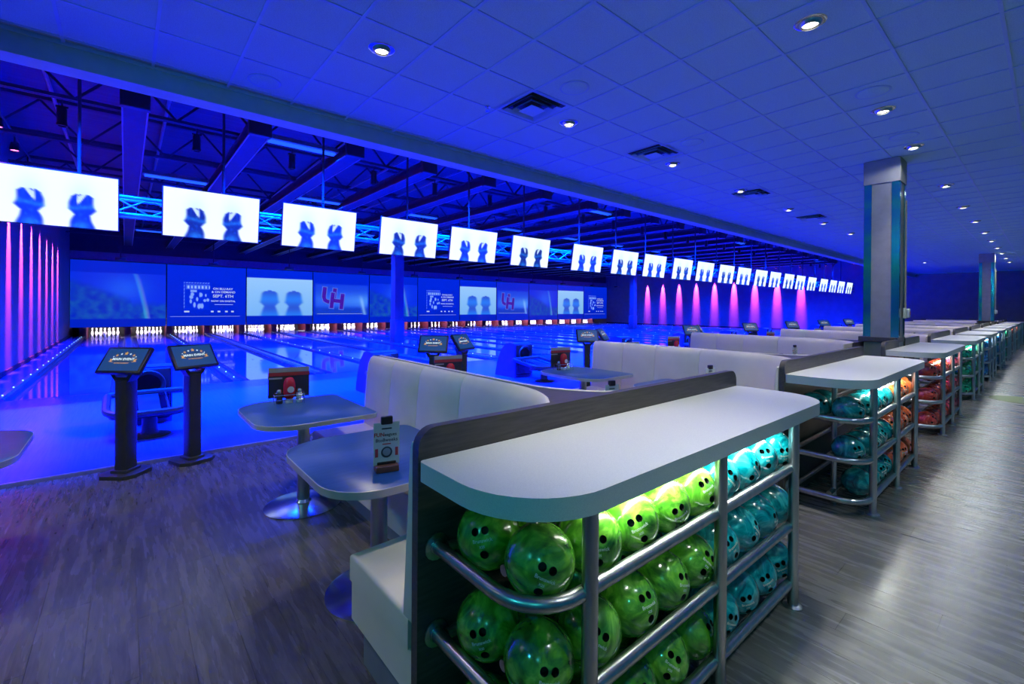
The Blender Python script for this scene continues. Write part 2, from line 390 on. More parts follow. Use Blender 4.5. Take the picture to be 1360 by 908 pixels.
# ------------------------------------------------------------------ tile ceiling of the concourse
TX, TY, GX, GY = .5835, .6197, .184, .245
YS = 5.32
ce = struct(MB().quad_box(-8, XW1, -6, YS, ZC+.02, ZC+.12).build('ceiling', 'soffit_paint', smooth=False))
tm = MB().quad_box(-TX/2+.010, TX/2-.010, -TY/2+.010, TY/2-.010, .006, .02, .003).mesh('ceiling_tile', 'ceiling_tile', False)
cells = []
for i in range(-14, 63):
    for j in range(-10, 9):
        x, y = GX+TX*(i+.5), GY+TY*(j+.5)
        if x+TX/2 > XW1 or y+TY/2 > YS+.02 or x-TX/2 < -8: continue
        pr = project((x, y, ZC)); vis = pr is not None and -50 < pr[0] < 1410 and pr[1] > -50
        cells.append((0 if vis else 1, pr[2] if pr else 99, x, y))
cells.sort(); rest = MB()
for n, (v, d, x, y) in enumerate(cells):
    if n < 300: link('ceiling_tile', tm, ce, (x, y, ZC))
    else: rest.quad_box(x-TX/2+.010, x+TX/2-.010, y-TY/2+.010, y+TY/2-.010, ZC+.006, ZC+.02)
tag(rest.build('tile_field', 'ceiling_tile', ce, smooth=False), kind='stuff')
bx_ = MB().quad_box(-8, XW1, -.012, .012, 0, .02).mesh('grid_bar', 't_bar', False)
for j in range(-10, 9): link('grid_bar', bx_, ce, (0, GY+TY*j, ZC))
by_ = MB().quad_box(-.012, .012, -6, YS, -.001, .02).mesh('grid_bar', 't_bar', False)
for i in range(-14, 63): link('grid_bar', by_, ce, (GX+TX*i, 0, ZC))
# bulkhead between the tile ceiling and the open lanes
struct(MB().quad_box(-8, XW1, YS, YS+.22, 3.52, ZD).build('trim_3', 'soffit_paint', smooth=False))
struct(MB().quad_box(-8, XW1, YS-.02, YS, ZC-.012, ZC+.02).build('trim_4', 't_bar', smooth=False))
# roof deck over the lanes
struct(MB().quad_box(XW0-.15, XW1+.15, YS+.22, 30.55, ZD, ZD+.1).build('ceiling_deck', 'deck_metal', smooth=False))

# ------------------------------------------------------------------ lights in the concourse ceiling
def downlight():
    t = thing('downlight', '', 'downlight')
    MB().lathe([(.075, .012), (.105, .012), (.108, 0), (.10, -.004), (.078, -.004), (.075, 0)], 24).build('trim_ring', 'chrome', t)
    MB().lathe([(.076, 0), (.074, -.012), (.060, -.03), (.056, -.03), (.070, -.010), (.072, 0)], 24).build('glass_skirt', 'brushed_steel', t)
    MB().lathe([(.055, -.004), (.055, -.012), (0, -.012)], 20).build('lamp', 'lamp_glow', t)
    return t
dl0 = downlight()
spots = [(1.641, 3.66), (3.963, 3.67), (6.252, 3.68), (8.567, 3.68), (10.95, 3.69), (13.3, 3.69), (15.7, 3.69), (18.1, 3.69), (22.8, 3.69), (27.5, 3.69),
         (1.75, 1.12), (3.94, 1.19), (6.256, 1.19), (7.948, 1.19), (10.82, 1.19), (13.33, 1.2), (15.7, 1.2), (18.1, 1.2), (20.4, 1.2), (22.8, 1.2), (25.1, 1.2), (27.5, 1.2), (29.8, 1.2),
         (-.69, 3.66), (-3.02, 3.66), (1.6, -.9), (3.94, -.9), (6.25, -.9), (8.6, -.9), (10.9, -.9), (13.3, -.9), (15.7, -.9), (20.4, -.9), (25.1, -.9)]
row_names = {3.66: 'row over the booths', 1.19: 'row over the counters', -1.3: 'row over the aisle'}
cnt = {}
for k, (x, y) in enumerate(spots):
    row = 'the booth row' if y > 3 else ('the counter row' if y > 0 else 'the aisle row')
    cnt[row] = cnt.get(row, 0)+1
    o = dl0 if k == 0 else copy_tree(dl0)
    o.location = (x, y, ZC+.004)
    tag(o, 'glowing recessed ceiling downlight, %s one of %s counted from the camera' % (ORD[cnt[row]-1], row), 'downlight', 'ceiling downlights')
    if y > 3:
        spot('downlight_lamp', (x, y, ZC-.03), (x, y, 0), P_DOWN*(.8 if x > 0 else .9 if x > -1 else 1.3), WARM, 96 if x > -1 else 125, .7, .05)
    elif y > 0:
        spot('downlight_lamp', (x, y, ZC-.03), (x, y, 0), P_DOWN*(1.9 if x < 7 or x > 9 else 1), (1, .97, .90), 50 if x < 3 else 66, 1, .05)
        spot('downlight_spill', (x, y, ZC-.036), (x, y, 0), P_DOWN*(.15 if x < 3 else   .12 if 7 < x < 9 else .28), (.90, 1, .95), 165, .3, .05)
    else: spot('downlight_lamp', (x, y, ZC-.03), (x, y, 0), P_DOWN*2.3, (.84, 1, .97), 80, 1, .05)
def vent():
    t = thing('air_vent', '', 'vent')
    for k, (a, b, z) in enumerate([(.29, .25, -.004), (.225, .19, -.022), (.165, .13, -.032), (.105, .0, -.042)]):
        s_ = MB()
        if b > 0:
            for q in range(4):
                c_, sn = math.cos(q*math.pi/2), math.sin(q*math.pi/2)
                rot = lambda x, y: (x*c_-y*sn, x*sn+y*c_)
                V = [s_.bm.verts.new((*rot(x, y), zz)) for x, y, zz in [(-a, -a, z), (a, -a, z), (b, -b, .006), (-b, -b, .006)]]
                s_.bm.faces.new(V)
                V = [s_.bm.verts.new((*rot(x, y), zz)) for x, y, zz in [(-a, -a, z+.006), (a, -a, z+.006), (b, -b, .012), (-b, -b, .012)]]
                s_.bm.faces.new(V)
        else: s_.quad_box(-a, a, -a, a, z, z+.008, .003)
        s_.build('frame' if k == 0 else 'louvre', 't_bar' if k != 9 else 'steel_dark', t)
    MB().quad_box(-.255, .255, -.255, .255, .004, .0065).build('duct_opening', 'pit_black', t)
    return t
v0 = vent()
for k, (x, y) in enumerate([(3.35, 3.64), (5.62, 3.60), (8.97, 3.66), (12.3, 3.66)]):
    o = v0 if k == 0 else copy_tree(v0); o.location = (x, y, ZC+.001)
    tag(o, 'square four-way air vent in tile ceiling, %s from the camera' % ORD[k], 'vent', 'ceiling air vents')
def speaker():
    t = thing('ceiling_speaker', '', 'speaker')
    MB().lathe([(.135, .008), (.145, .008), (.148, 0), (.14, -.006), (.13, -.004)], 28).build('bezel', 't_bar', t)
    MB().lathe([(.132, .0), (.125, -.005), (0, -.007)], 28).build('grille', 'ceiling_tile', t)
    return t
s0 = speaker()
for k, (x, y) in enumerate([(1.02, 4.93), (3.37, 3.05), (5.64, 3.05), (5.67, 1.16), (7.41, 1.2), (2.55, 1.0), (9.6, 1.2)]):
    o = s0 if k == 0 else copy_tree(s0); o.location = (x, y, ZC+.002)
    tag(o, 'round flush speaker grille in the tile ceiling, %s' % ['beside the blue bulkhead', 'next to the nearest air vent', 'next to the second air vent', 'the farther of two before the grey column', 'nearest to the top of the grey column', 'close above the first counter', 'just past the grey column'][k], 'speaker', 'ceiling speakers')
sp = thing('sprinkler', 'small fire sprinkler head hanging from ceiling beside nearest air vent', 'sprinkler', (2.98, 3.95, ZC))
MB().lathe([(.03, .008), (.03, .0), (.012, -.006), (.01, -.03), (0, -.03)], 12).build('body', 'chrome', sp)
MB().lathe([(.022, -.042), (.022, -.045), (0, -.045)], 12).build('deflector', 'chrome', sp)
# teal track heads behind and to the left of the seating
for k, (x, y, tx, ty, tz) in enumerate([(-3.4, .4, 1.5, 1.2, .9), (-3.4, 2.6, 4, 4.2, 2.6), (-2.6, -2.2, 6, 1.2, 1.0)]):
    t = thing('track_light', 'teal theatre track light on ceiling, %s beside the camera' % ['first', 'second', 'third'][k], 'track light', (x, y, ZC))
    MB().tube([(0, 0, .004), (0, 0, -.12)], .012).build('stem', 'black_plastic', t)
    d = (Vector((tx, ty, tz))-Vector((x, y, ZC-.17))).normalized()
    MB().tube([Vector((0, 0, -.17))-d*.09, Vector((0, 0, -.17))+d*.07], .05, 16).build('housing', 'black_plastic', t)
    spot('track_lamp', Vector((x, y, ZC-.17))+d*.08, (tx, ty, tz), P_TEAL, TEAL, 75, .8, .04)
# ------------------------------------------------------------------ open ceiling over the lanes
# open-web roof joists along the room
for q, y in enumerate([6.9, 9.5, 12.0, 14.5, 17.0, 19.5, 22.0, 24.5, 27.0]):
    t = thing('roof_joist', 'dark open-web steel roof joist above the lanes, %s from the bulkhead' % ORD[q], 'joist', (0, y, 0), group='roof joists')
    zb, zt = 4.58, 5.28
    MB().quad_box(XW0, XW1, -.05, -.012, zb, zb+.05).quad_box(XW0, XW1, .012, .05, zb, zb+.05).build('bottom_chord', 'steel_dark', t, smooth=False)
    MB().quad_box(XW0, XW1, -.05, .05, zt, ZD).build('top_chord', 'steel_dark', t, smooth=False)
    x = XW0+.1; k = 0; far = MB(); wm = [MB().bar((0, 0, zb+.03), (.62, 0, zt), .035).mesh('web', 'steel_dark', False), MB().bar((0, 0, zt), (.62, 0, zb+.03), .035).mesh('web', 'steel_dark', False)]
    while x < XW1-.7:
        if x < 12 and q < 4: link('web', wm[k % 2], t, (x, 0, 0))
        else: far.bar((x, 0, zb+.03 if k % 2 == 0 else zt), (x+.62, 0, zt if k % 2 == 0 else zb+.03), .035)
        x += .62; k += 1
    tag(far.build('web_run', 'steel_dark', t, smooth=False), kind='stuff')
# lane-length dark beams (one per lane edge), hung under the joists
bme = MB().quad_box(-.15, .15, 8.5, YP, 4.36, 4.40).quad_box(-.15, .15, 8.5, YP, 4.55, 4.58).quad_box(-.03, .03, 8.5, YP, 4.39, 4.56).mesh('beam', 'steel_dark', False)
lip = MB().quad_box(-.155, -.135, 8.5, YP, 4.352, 4.37).quad_box(.135, .155, 8.5, YP, 4.352, 4.37).mesh('flange_edge', 'steel_light', False)
cap_me = MB().quad_box(-.17, .17, 8.44, 8.56, 4.34, 4.60, .01).mesh('end_cap', 'black_plastic')
bxs = sorted([c for c in PC] + [(PC[k]+PC[k+1])/2 for k in range(10)])
for k, x in enumerate(bxs):
    t = thing('ceiling_beam', 'flat dark steel beam running above the lanes, %s from the left wall' % ORD[k], 'beam', (x, 0, 0), group='lane ceiling beams')
    link('beam', bme, t); link('flange_edge', lip, t); link('end_cap', cap_me, t)
# purlins / conduits on the deck along the lanes
for k in range(12):
    tag(MB().tube([(-1.0+k*1.6, YS+.24, ZD-.10), (-1.0+k*1.6, 28.7, ZD-.10)], .03, 6).build('conduit', 'steel_light'), 'thin pale conduit along roof deck, %s from the left wall' % ORD[k], 'conduit', 'deck conduits')
# box truss that carries the monitors
YT = 8.36
bt = thing('box_truss', 'long pale box truss carrying the overhead monitors', 'truss', (0, YT, 0))
for (y, z) in [(0, 2.80), (0, 3.04), (.24, 2.80), (.24, 3.04)]:
    MB().tube([(XW0+.05, y, z), (XW1-.2, y, z)], .025, 8).build('chord', 'steel_light', bt)
wa = MB().tube([(0, 0, 2.80), (.42, 0, 3.04)], .011, 6).mesh('brace', 'steel_light'); wb = MB().tube([(0, 0, 3.04), (.42, 0, 2.80)], .011, 6).mesh('brace', 'steel_light')
far = MB(); x = XW0+.1
while x < XW1-.7:
    if x < 14: link('brace', wa, bt, (x, 0, 0)); link('brace', wb, bt, (x, 0, 0))
    else: far.tube([(x, 0, 2.80), (x+.42, 0, 3.04)], .011, 5).tube([(x, 0, 3.04), (x+.42, 0, 2.80)], .011, 5)
    x += .42
tag(far.build('brace_run', 'steel_light', bt), kind='stuff')
hp = MB().tube([(0, .12, 3.04), (0, .12, ZD)], .02, 8).mesh('hanger_pipe', 'steel_dark')
for x in LANES: link('hanger_pipe', hp, bt, (x+.25, 0, 0))
# spot cans, one over each lane
can = thing('lane_spotlight', '', 'spotlight')
MB().tube([(0, 0, 4.58), (0, 0, 4.48)], .012, 6).build('stem', 'black_plastic', can)
MB().quad_box(-.07, .07, -.02, .02, 4.46, 4.485).build('yoke', 'black_plastic', can)
MB().lathe([(.0, 4.46), (.05, 4.46), (.058, 4.44), (.058, 4.24), (.066, 4.22), (.066, 4.19), (.05, 4.19), (.05, 4.21), (0, 4.215)], 16).build('housing', 'black_plastic', can)
for k, x in enumerate(LANES):
    o = can if k == 0 else copy_tree(can); o.location = (x, 9.55, 0)
    tag(o, 'black cylindrical spotlight hanging above the %s lane from the left' % ORD[k], 'spotlight', 'lane spotlights')
    spot('can_lamp', (x, 9.55, 4.17), (x, 9.8, 0), P_CAN, BLUE, 122, .8, .05)
# blue tube fixtures among the joists
def tube_fix():
    t = thing('blue_tube_light', '', 'tube light')
    MB().prism_x([(-.12, .0), (.12, .0), (.07, .09), (-.07, .09)], -.62, .62).build('housing', 'steel_light', t)
    for s in (-1, 1): MB().tube([(-.58, s*.05, -.02), (.58, s*.05, -.02)], .019, 10).build('tube', 'tube_blue', t)
    return t
tf = tube_fix(); k = 0
for yy, xs in ((8.95, [2.49, 10.98, 20.58, 30.55]), (6.9, [c-.8 for c in PC]), (13.2, PC), (18.2, PC), (23.2, PC)):
    for x in xs:
        o = tf if k == 0 else copy_tree(tf); o.location = (x+(0 if yy < 9 else .8), yy, 4.47)
        o['label'] = 'lit blue tube light among roof joists, %s' % ('nearest the bulkhead, above the %s lane pair' % ORD[[1, 3, 6, 9][xs.index(x)]] if yy > 8 and yy < 9 else '%s row, above the %s lane pair' % ({6.9: 'first', 13.2: 'second', 18.2: 'third', 23.2: 'farthest'}[yy], ORD[xs.index(x)]))
        o['group'] = 'blue tube lights'
        area('tube_lamp', (o.location.x, yy, 4.42), 1.2, .16, P_TUBE*(4.0 if yy < 7 else 1), BLUE, (R_(27) if yy < 7 else 0, 0, 0), 96 if yy < 7 else 112); k += 1

# ------------------------------------------------------------------ wall washers at both ends
wash = thing('wall_washer', '', 'stage light')
MB().tube([(0, 0, .22), (0, 0, .06)], .012, 6).build('stem', 'black_plastic', wash)
MB().lathe([(0, .07), (.055, .06), (.07, -.06), (.075, -.09), (.06, -.09), (.06, -.07), (0, -.07)], 16).build('housing', 'black_plastic', wash)
MB().lathe([(.055, -.086), (.055, -.083), (0, -.083)], 14).build('lens', 'lens_magenta', wash)
n_ = 0
for side, xw, sg in (('left', XW0, 1), ('right', XW1, -1)):
    rail = MB().tube([(xw+sg*.28, 8.0, 4.80), (xw+sg*.28, 25.2, 4.80)], .022, 8).build('lighting_rail', 'steel_dark')
    tag(rail, 'dark pipe along the top of the %s end wall carrying stage lights' % side, 'rail')
    ys = [8.35+1.56*k for k in range(11)]
    for k, y in enumerate(ys):
        o = wash if n_ == 0 else copy_tree(wash); n_ += 1; o.location = (xw+sg*.28, y, 4.60)
        tag(o, 'black stage light washing %s end wall pink, %s from the bulkhead' % (side, ORD[k]), 'stage light', 'pink wall washers')
        if side == 'left' or k > 1: spot('wash_lamp', (xw+sg*.28, y, 4.50), (xw, y, 2.75), P_MAG, MAGENTA, 17, .9, .03)
        if side == 'left' and k < 2: spot('wash_lamp', (xw+sg*.28, y, 4.48), (xw+.9, y-1.2, 0), P_MAG*.06, MAGENTA, 34, 1, .03)

# ------------------------------------------------------------------ pictures on the screens
def picture(name, w, h, nx, ny, fn, m):
    xs = np.linspace(-w/2, w/2, nx+1); zs = np.linspace(h/2, -h/2, ny+1)
    V = [(x, 0, z) for z in zs for x in xs]
    Fc = [(j*(nx+1)+i, (j+1)*(nx+1)+i, (j+1)*(nx+1)+i+1, j*(nx+1)+i+1) for j in range(ny) for i in range(nx)]
    me = bpy.data.meshes.new(name); me.from_pydata(V, [], Fc); me.materials.append(MATS[m])
    a = me.color_attributes.new('Col', 'FLOAT_COLOR', 'POINT'); cols = []
    for j in range(ny+1):
        for i in range(nx+1): cols += [*lin(*[min(255, max(0, q)) for q in fn(i/nx, j/ny)]), 1]
    a.data.foreach_set('color', cols); return me
def sm(a, b, x):
    t = min(1, max(0, (x-a)/(b-a))); return t*t*(3-2*t)
def mixc(a, b, t): return tuple(p+(q-p)*t for p, q in zip(a, b))
PROF = [(.36, .0), (.375, .050), (.42, .084), (.50, .092), (.60, .100), (.665, .110), (.71, .084), (.76, .060), (.85, .078), (.92, .09), (1.01, .102)]
def halfw(t):
    if t < PROF[0][0]: return 0
    for (a, wa_), (b, wb_) in zip(PROF, PROF[1:]):
        if a <= t <= b: return wa_+(wb_-wa_)*(t-a)/(b-a)
    return 0
def figure(u, t, cx, flip):
    x = (u-cx)*flip; w = halfw(t)
    ins = 1-sm(w*.82-.004, w*1.06+.014, abs(x+.006*math.sin(t*20)))
    if w == 0: return 0, 0
    shirt = (1-sm(.50, .61, t))*(1-sm(.5, 1.0, abs(x-.004-(t-.40)*.18)/max(.002, .052*(1-(t-.36)/.25))))      # pale opening at the collar
    arms = .55*math.exp(-((t-.62-.35*x)/.045)**2)
    glow = .8*math.exp(-(((t-.97)/.09)**2+(x/.06)**2))
    tie = math.exp(-((x-.012-(t-.38)*.5)/.009)**2-((t-.385)/.03)**2)
    return max(ins*(1-shirt*.92), tie*.9), min(1, arms+glow+.45*max(0, mnoise.noise(Vector((x*34, t*14, 3)))))
def fn_monitor(u, t):
    c = (236, 253, 255)
    for cx, fl_ in ((.315, 1), (.705, -1)):
        a, l = figure(u, t, cx, fl_)
        halo = math.exp(-((u-cx)/.10)**2-((t-.45)/.3)**2)*.22
        c = mixc(c, (120, 170, 225), halo); c = mixc(c, mixc((8, 28, 80), (30, 125, 205), max(0, l)), a*.96)
    return c
def fn_fig(u, t):
    base = (0, 38, 214)
    if not .16 < t < .835: return mixc(base, (0, 30, 185), t)
    tt = (t-.16)/.675
    c = mixc((150, 200, 245), (120, 180, 235), tt)
    for cx in (.33, .70):
        w = halfw(min(1, tt*.95+.05))*1.25
        a = (1-sm(w*.75, w*1.15+.02, abs(u-cx))) if w else 0
        c = mixc(c, mixc((30, 70, 200), (25, 110, 235), .5+.5*math.sin(tt*14)), a*.85)
    return c
def fn_rainbow(u, t):
    base = (0, 36, 205)
    if not .17 < t < .87: return mixc(base, (0, 32, 190), t)
    tt = (t-.17)/.7; n = .5+.9*mnoise.noise(Vector((u*14, tt*10, 1)))+.4*mnoise.noise(Vector((u*36, tt*24, 5)))
    hill = .20+.75*abs(u-.02)**1.1 if u < .62 else .68
    c = mixc((8, 45, 220), (28, 85, 235), math.exp(-((u-.55)/.25)**2-((tt-.35)/.3)**2))
    c = mixc(c, mixc((8, 45, 185), (24, 95, 175), n*(.3+tt*.6)), sm(hill-.1, hill+.12, tt))
    xr = .655+.14*tt**.75; d = u-xr
    for off, rc in ((-.02, (70, 190, 230)), (0, (120, 200, 200)), (.018, (130, 130, 215))):
        c = mixc(c, rc, .55*math.exp(-((d-off)/.014)**2)*(.5+.5*tt)*(1 if u < .9 else 0))
    return c
def fn_plain(u, t): return mixc((0, 38, 214), (0, 34, 196), t)
def fn_sky(u, t):
    base = (0, 36, 205)
    if not .2 < t < .83: return base
    tt = (t-.2)/.63
    c = mixc((22, 66, 220), (70, 140, 240), math.exp(-((tt-.55)/.25)**2)*(.4+.6*u)); c = mixc(c, (18, 60, 190), sm(.7, .85, tt))
    c = mixc(c, (150, 200, 245), .7*math.exp(-((u-.92+.25*(1-tt)*.5)/.035)**2)*sm(.3, .6, tt))
    return mixc(base, c, sm(0, .08, tt)*sm(0, .06, u)*(1-sm(.96, 1, u)))
pr_ = random.Random(3); blobs = [(pr_.uniform(.05, .95), pr_.uniform(.42, .92), pr_.uniform(.03, .09), pr_.uniform(.05, .12)) for _ in range(13)]
def fn_poster(u, t):
    c = (0, 40, 215); wv = (150, 185, 250)
    if t < .05 or (t < .97 and u < .035): return mixc(c, wv, .6 if math.sin(u*60+t*50) > -.2 else .1)
    if .08 < t < .26: return mixc(c, wv, (.35 + .65*(math.sin(u*46) > .1 and .12 < t < .22)) if u > .08 else 0)
    if .28 < t < .36 and .25 < u < .5: return mixc(c, wv, .8)
    v = 0
    for bx, by, rx, ry in blobs: v = max(v, 1-sm(.6, 1.1, math.hypot((u-bx)/rx, (t-by)/ry)))
    return mixc(c, wv, v*.85)

# ------------------------------------------------------------------ overhead monitors
MW, MH, YM, ZM = 1.185, .672, 8.0, 2.85
mon = thing('overhead_monitor', '', 'monitor')
MB().quad_box(-MW/2-.012, MW/2+.012, .004, .05, -MH/2-.012, MH/2+.012, .004).build('frame', 'black_plastic', mon)
MB().quad_box(-.3, .3, .05, .09, -.2, .2, .01).build('back_housing', 'black_plastic', mon)
MB().bar((0, .09, .05), (0, .33, .12), .05).build('bracket', 'steel_dark', mon)
link('screen', picture('screen', MW, MH, 88, 50, fn_monitor, 'monitor_picture'), mon)
for k, x in enumerate(LANES):
    o = mon if k == 0 else copy_tree(mon)
    o.location = (x+.06, YM, ZM); o.rotation_euler = (R_(9), 0, 0)
    tag(o, 'overhead monitor with two dark figures above %s lane from the left wall' % ORD[k], 'monitor', 'overhead lane monitors')

# ------------------------------------------------------------------ masking screens over the pins
PN = 11; PWD = (XW1-XW0)/PN; Z0, Z1 = .47, 3.56; PH = Z1-Z0
seq = ['rainbow', 'plain', 'fig', 'sky', 'rainbow', 'plain', 'fig', 'sky', 'rainbow', 'fig', 'plain']
pics = {n: picture('screen_'+n, PWD-.05, PH, nx, ny, f, 'mask_picture') for n, f, nx, ny in (('rainbow', fn_rainbow, 90, 60), ('plain', fn_plain, 2, 6), ('fig', fn_fig, 80, 60), ('sky', fn_sky, 60, 50))}
desc = {'rainbow': 'rainbow over a hillside', 'plain': 'poster and white lettering', 'fig': 'two blurred figures', 'sky': 'big red letters'}
poster_me = picture('poster', 1.12, 1.42, 70, 60, fn_poster, 'mask_picture')
tx = {}
for key, body, size, b in (('a', 'ON BLU-RAY', .155, .003), ('b', '& ON DEMAND', .155, .003), ('c', 'SEPT. 6TH', .215, .004), ('d', 'NOW ON DIGITAL', .13, .003)):
    tx[key] = text_mesh(body, size, 'print_white', bold=b)
u_me = text_mesh('U', 1.25, 'uh_red', bold=.05); h_me = text_mesh('H', 1.25, 'uh_red', bold=.05)
u_o = text_mesh('U', 1.25, 'uh_white', 'outline', bold=.10); h_o = text_mesh('H', 1.25, 'uh_white', 'outline', bold=.10)
frame_me = MB().quad_box(-PWD/2+.012, PWD/2-.012, .004, .05, -PH/2, PH/2).mesh('frame', 'black_plastic', False)
UP = (R_(90), 0, 0)
for k, n in enumerate(seq):
    t = thing('masking_screen', 'wide blue screen above the pins showing %s, %s from the left' % (desc[n], ORD[k]), 'screen', (XW0+PWD*(k+.5), YP, (Z0+Z1)/2), group='pin masking screens')
    link('frame', frame_me, t); link('screen', pics[n], t)
    if n == 'plain':
        link('poster', poster_me, t, (-.49, -.006, -.02))
        for key, x, z in (('a', .66, .38), ('b', .69, .21), ('c', .67, -.01), ('d', .68, -.27)): link('lettering', tx[key], t, (x, -.006, z), UP)
        MB().quad_box(.28, 1.12, -.007, -.005, -.46, -.44).build('lettering_rule', 'print_white', t, smooth=False)
        for q, x in enumerate((-.92, .18, .48, .82, 1.1)):
            MB().quad_box(x-.06-.05*(q == 0), x+.06+.05*(q == 0), -.007, -.005, -.86, -.78).build('small_mark', 'print_white', t, smooth=False)
        MB().quad_box(-1.6, 1.45, -.007, -.005, -1.08, -1.068).build('lettering_rule', 'print_white', t, smooth=False)
    if n == 'sky':
        for me, x, z, y in ((u_o, -.80, .10, -.005), (h_o, -.32, -.22, -.008), (u_me, -.80, .10, -.006), (h_me, -.32, -.22, -.0095)): link('letter', me, t, (x, y, z), (R_(90), R_(6), 0))
        MB().quad_box(-1.5, 1.3, -.007, -.005, -.97, -.955).build('lettering_rule', 'print_white', t, smooth=False)
# projectors hung in front of the masking screens
pj = thing('projector', '', 'projector')
MB().tube([(0, 0, .08), (0, 0, 4.58-3.36)], .02, 8).build('pole', 'black_plastic', pj)
MB().quad_box(-.17, .17, -.14, .14, -.04, .08, .02, 2).build('body', 'black_plastic', pj)
MB().lathe([(.05, 0), (.05, .03), (.035, .03), (0, .02)], 12, (.07, .14, .02), 'y').build('lens', 'chrome', pj)
for k in range(11):
    o = pj if k == 0 else copy_tree(pj); o.location = (PC[k]-.25, 24.5, 3.36)
    tag(o, 'small black projector on a pole facing %s masking screen from the left' % ORD[k], 'projector', 'hanging projectors')

# ------------------------------------------------------------------ pin decks and pins
pin = MB().lathe([(0.028, 0), (.036, .02), (.052, .08), (.0605, .115), (.055, .16), (.038, .21), (.0235, .255), (.0245, .275), (.031, .32), (.0315, .345), (.024, .37), (0, .381)], 14).mesh('bowling_pin', 'pin_white')
pin.materials.append(MATS['pin_red'])
for p in pin.polygons:
    z = sum(pin.vertices[v].co.z for v in p.vertices)/len(p.vertices)
    if .245 < z < .27: p.material_index = 1
for i, x in enumerate(LANES):
    for r in range(4):
        for c in range(r+1):
            spot_name = ['head pin', '%s pin of the second row' % ('left', 'right')[c % 2], '%s pin of the third row' % ('left', 'middle', 'right')[c % 3], '%s pin from the left in the back row' % ORD[c]][r]
            tag(link('bowling_pin', pin, None, (x+(c-r/2)*.3048, 28.72+r*.264, ZL)), 'white bowling pin, %s, on the %s lane' % (spot_name, ORD[i]), 'pin', 'pins of the %s lane' % ORD[i])
kb = MB().quad_box(-.14, .14, YP+.06, 30.2, -.05, .52).mesh('kickback', 'kickback_red', False)
kf = MB().quad_box(-.12, .12, YP+.035, YP+.06, ZL+.03, .44, .01).mesh('kickback_face', 'kickback_red', False)
kx = []
for c in PC: kx += [c]
for a, b in edges: kx.append((a+b)/2)
for k, x in enumerate(sorted(kx)):
    t = thing('pin_divider', 'dark red divider box between the pin decks, %s from the left wall' % (ORD[k] if k < 22 else 'farthest'), 'divider', (x, 0, 0), group='pin deck dividers')
    link('body', kb, t); link('face', kf, t)
for k, c in enumerate(PC):
    area('pin_lamp', (c, YP+.12, .62), 3.0, .08, P_PIN, (1, .86, .95), (R_(35), 0, 0))
# two building columns standing among the lanes
for k, (x, y) in enumerate([(8.5, 17.3), (27.97, 19.5)]):
    t = thing('lane_column', 'square blue-lit building column standing between lanes, %s of two' % ('nearer', 'farther')[k], 'column', (x, y, 0))
    MB().quad_box(-.19, .19, -.19, .19, ZL-.05, ZD-.0, .01).build('shaft', 'wall_lane', t); MB().quad_box(-.22, .22, -.22, .22, ZL, 1.0, .03, 2).build('wrap_pad', 'fascia_blue', t)

# ------------------------------------------------------------------ ball returns on the approach
def ball_return():
    t = thing('ball_return', '', 'ball return')
    # hood, side profile in (y, z): front towards the seating
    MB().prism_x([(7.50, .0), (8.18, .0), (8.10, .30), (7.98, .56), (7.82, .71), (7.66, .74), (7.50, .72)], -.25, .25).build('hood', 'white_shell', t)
    MB().quad_box(-.235, .235, 7.455, 7.50, .06, .71, .03, 3).build('front_fascia', 'black_plastic', t)
    MB().lathe([(.125, 0), (.15, -.02), (.175, -.03), (.185, -.01), (.18, 0)], 28, (0, 7.455, .50), 'y').build('mouth_ring', 'charcoal_paint', t)
    MB().lathe([(.14, -.004), (0, -.004)], 24, (0, 7.455, .50), 'y').build('mouth', 'pit_black', t)
    MB().quad_box(-.10, .10, 7.30, 7.47, .30, .36, .02).build('lift_guard', 'charcoal_paint', t)
    path = [(x, 6.62+(y), .30+.14*y) for x, y in rrect(-.38, .38, 0, .80, (.22, .22, .06, .06), 5)]; path.append(path[0])
    MB().tube(path, .038, 8, False).build('tray_rim', 'charcoal_paint', t)
    MB().bar((0, 6.68, .285), (0, 7.42, .385), .20, .03).build('centre_track', 'charcoal_paint', t)
    MB().prism(rrect(-.36, .36, 6.64, 6.92, (.2, .2, .02, .02), 5), .245, .285, .01).build('ball_tray', 'charcoal_paint', t)
    for s in (-1, 1): MB().tube([(s*.17, 6.70, .31), (s*.17, 7.40, .40)], .012, 6).build('rail', 'chrome', t)
    MB().lathe([(.085, .02), (.075, .1), (.07, .25)], 16, (0, 6.86, 0)).build('pedestal', 'charcoal_paint', t)
    MB().lathe([(.20, 0), (.20, .012), (.085, .022)], 24, (0, 6.86, 0)).build('base_plate', 'charcoal_paint', t)
    return t
br = ball_return()
for k, c in enumerate(PC):
    o = br if k == 0 else copy_tree(br); o.location = (c+.12, -.12, ZL)
    tag(o, 'bowling ball return with black round mouth and tray, %s lane pair from left' % ORD[k], 'ball return', 'ball returns')

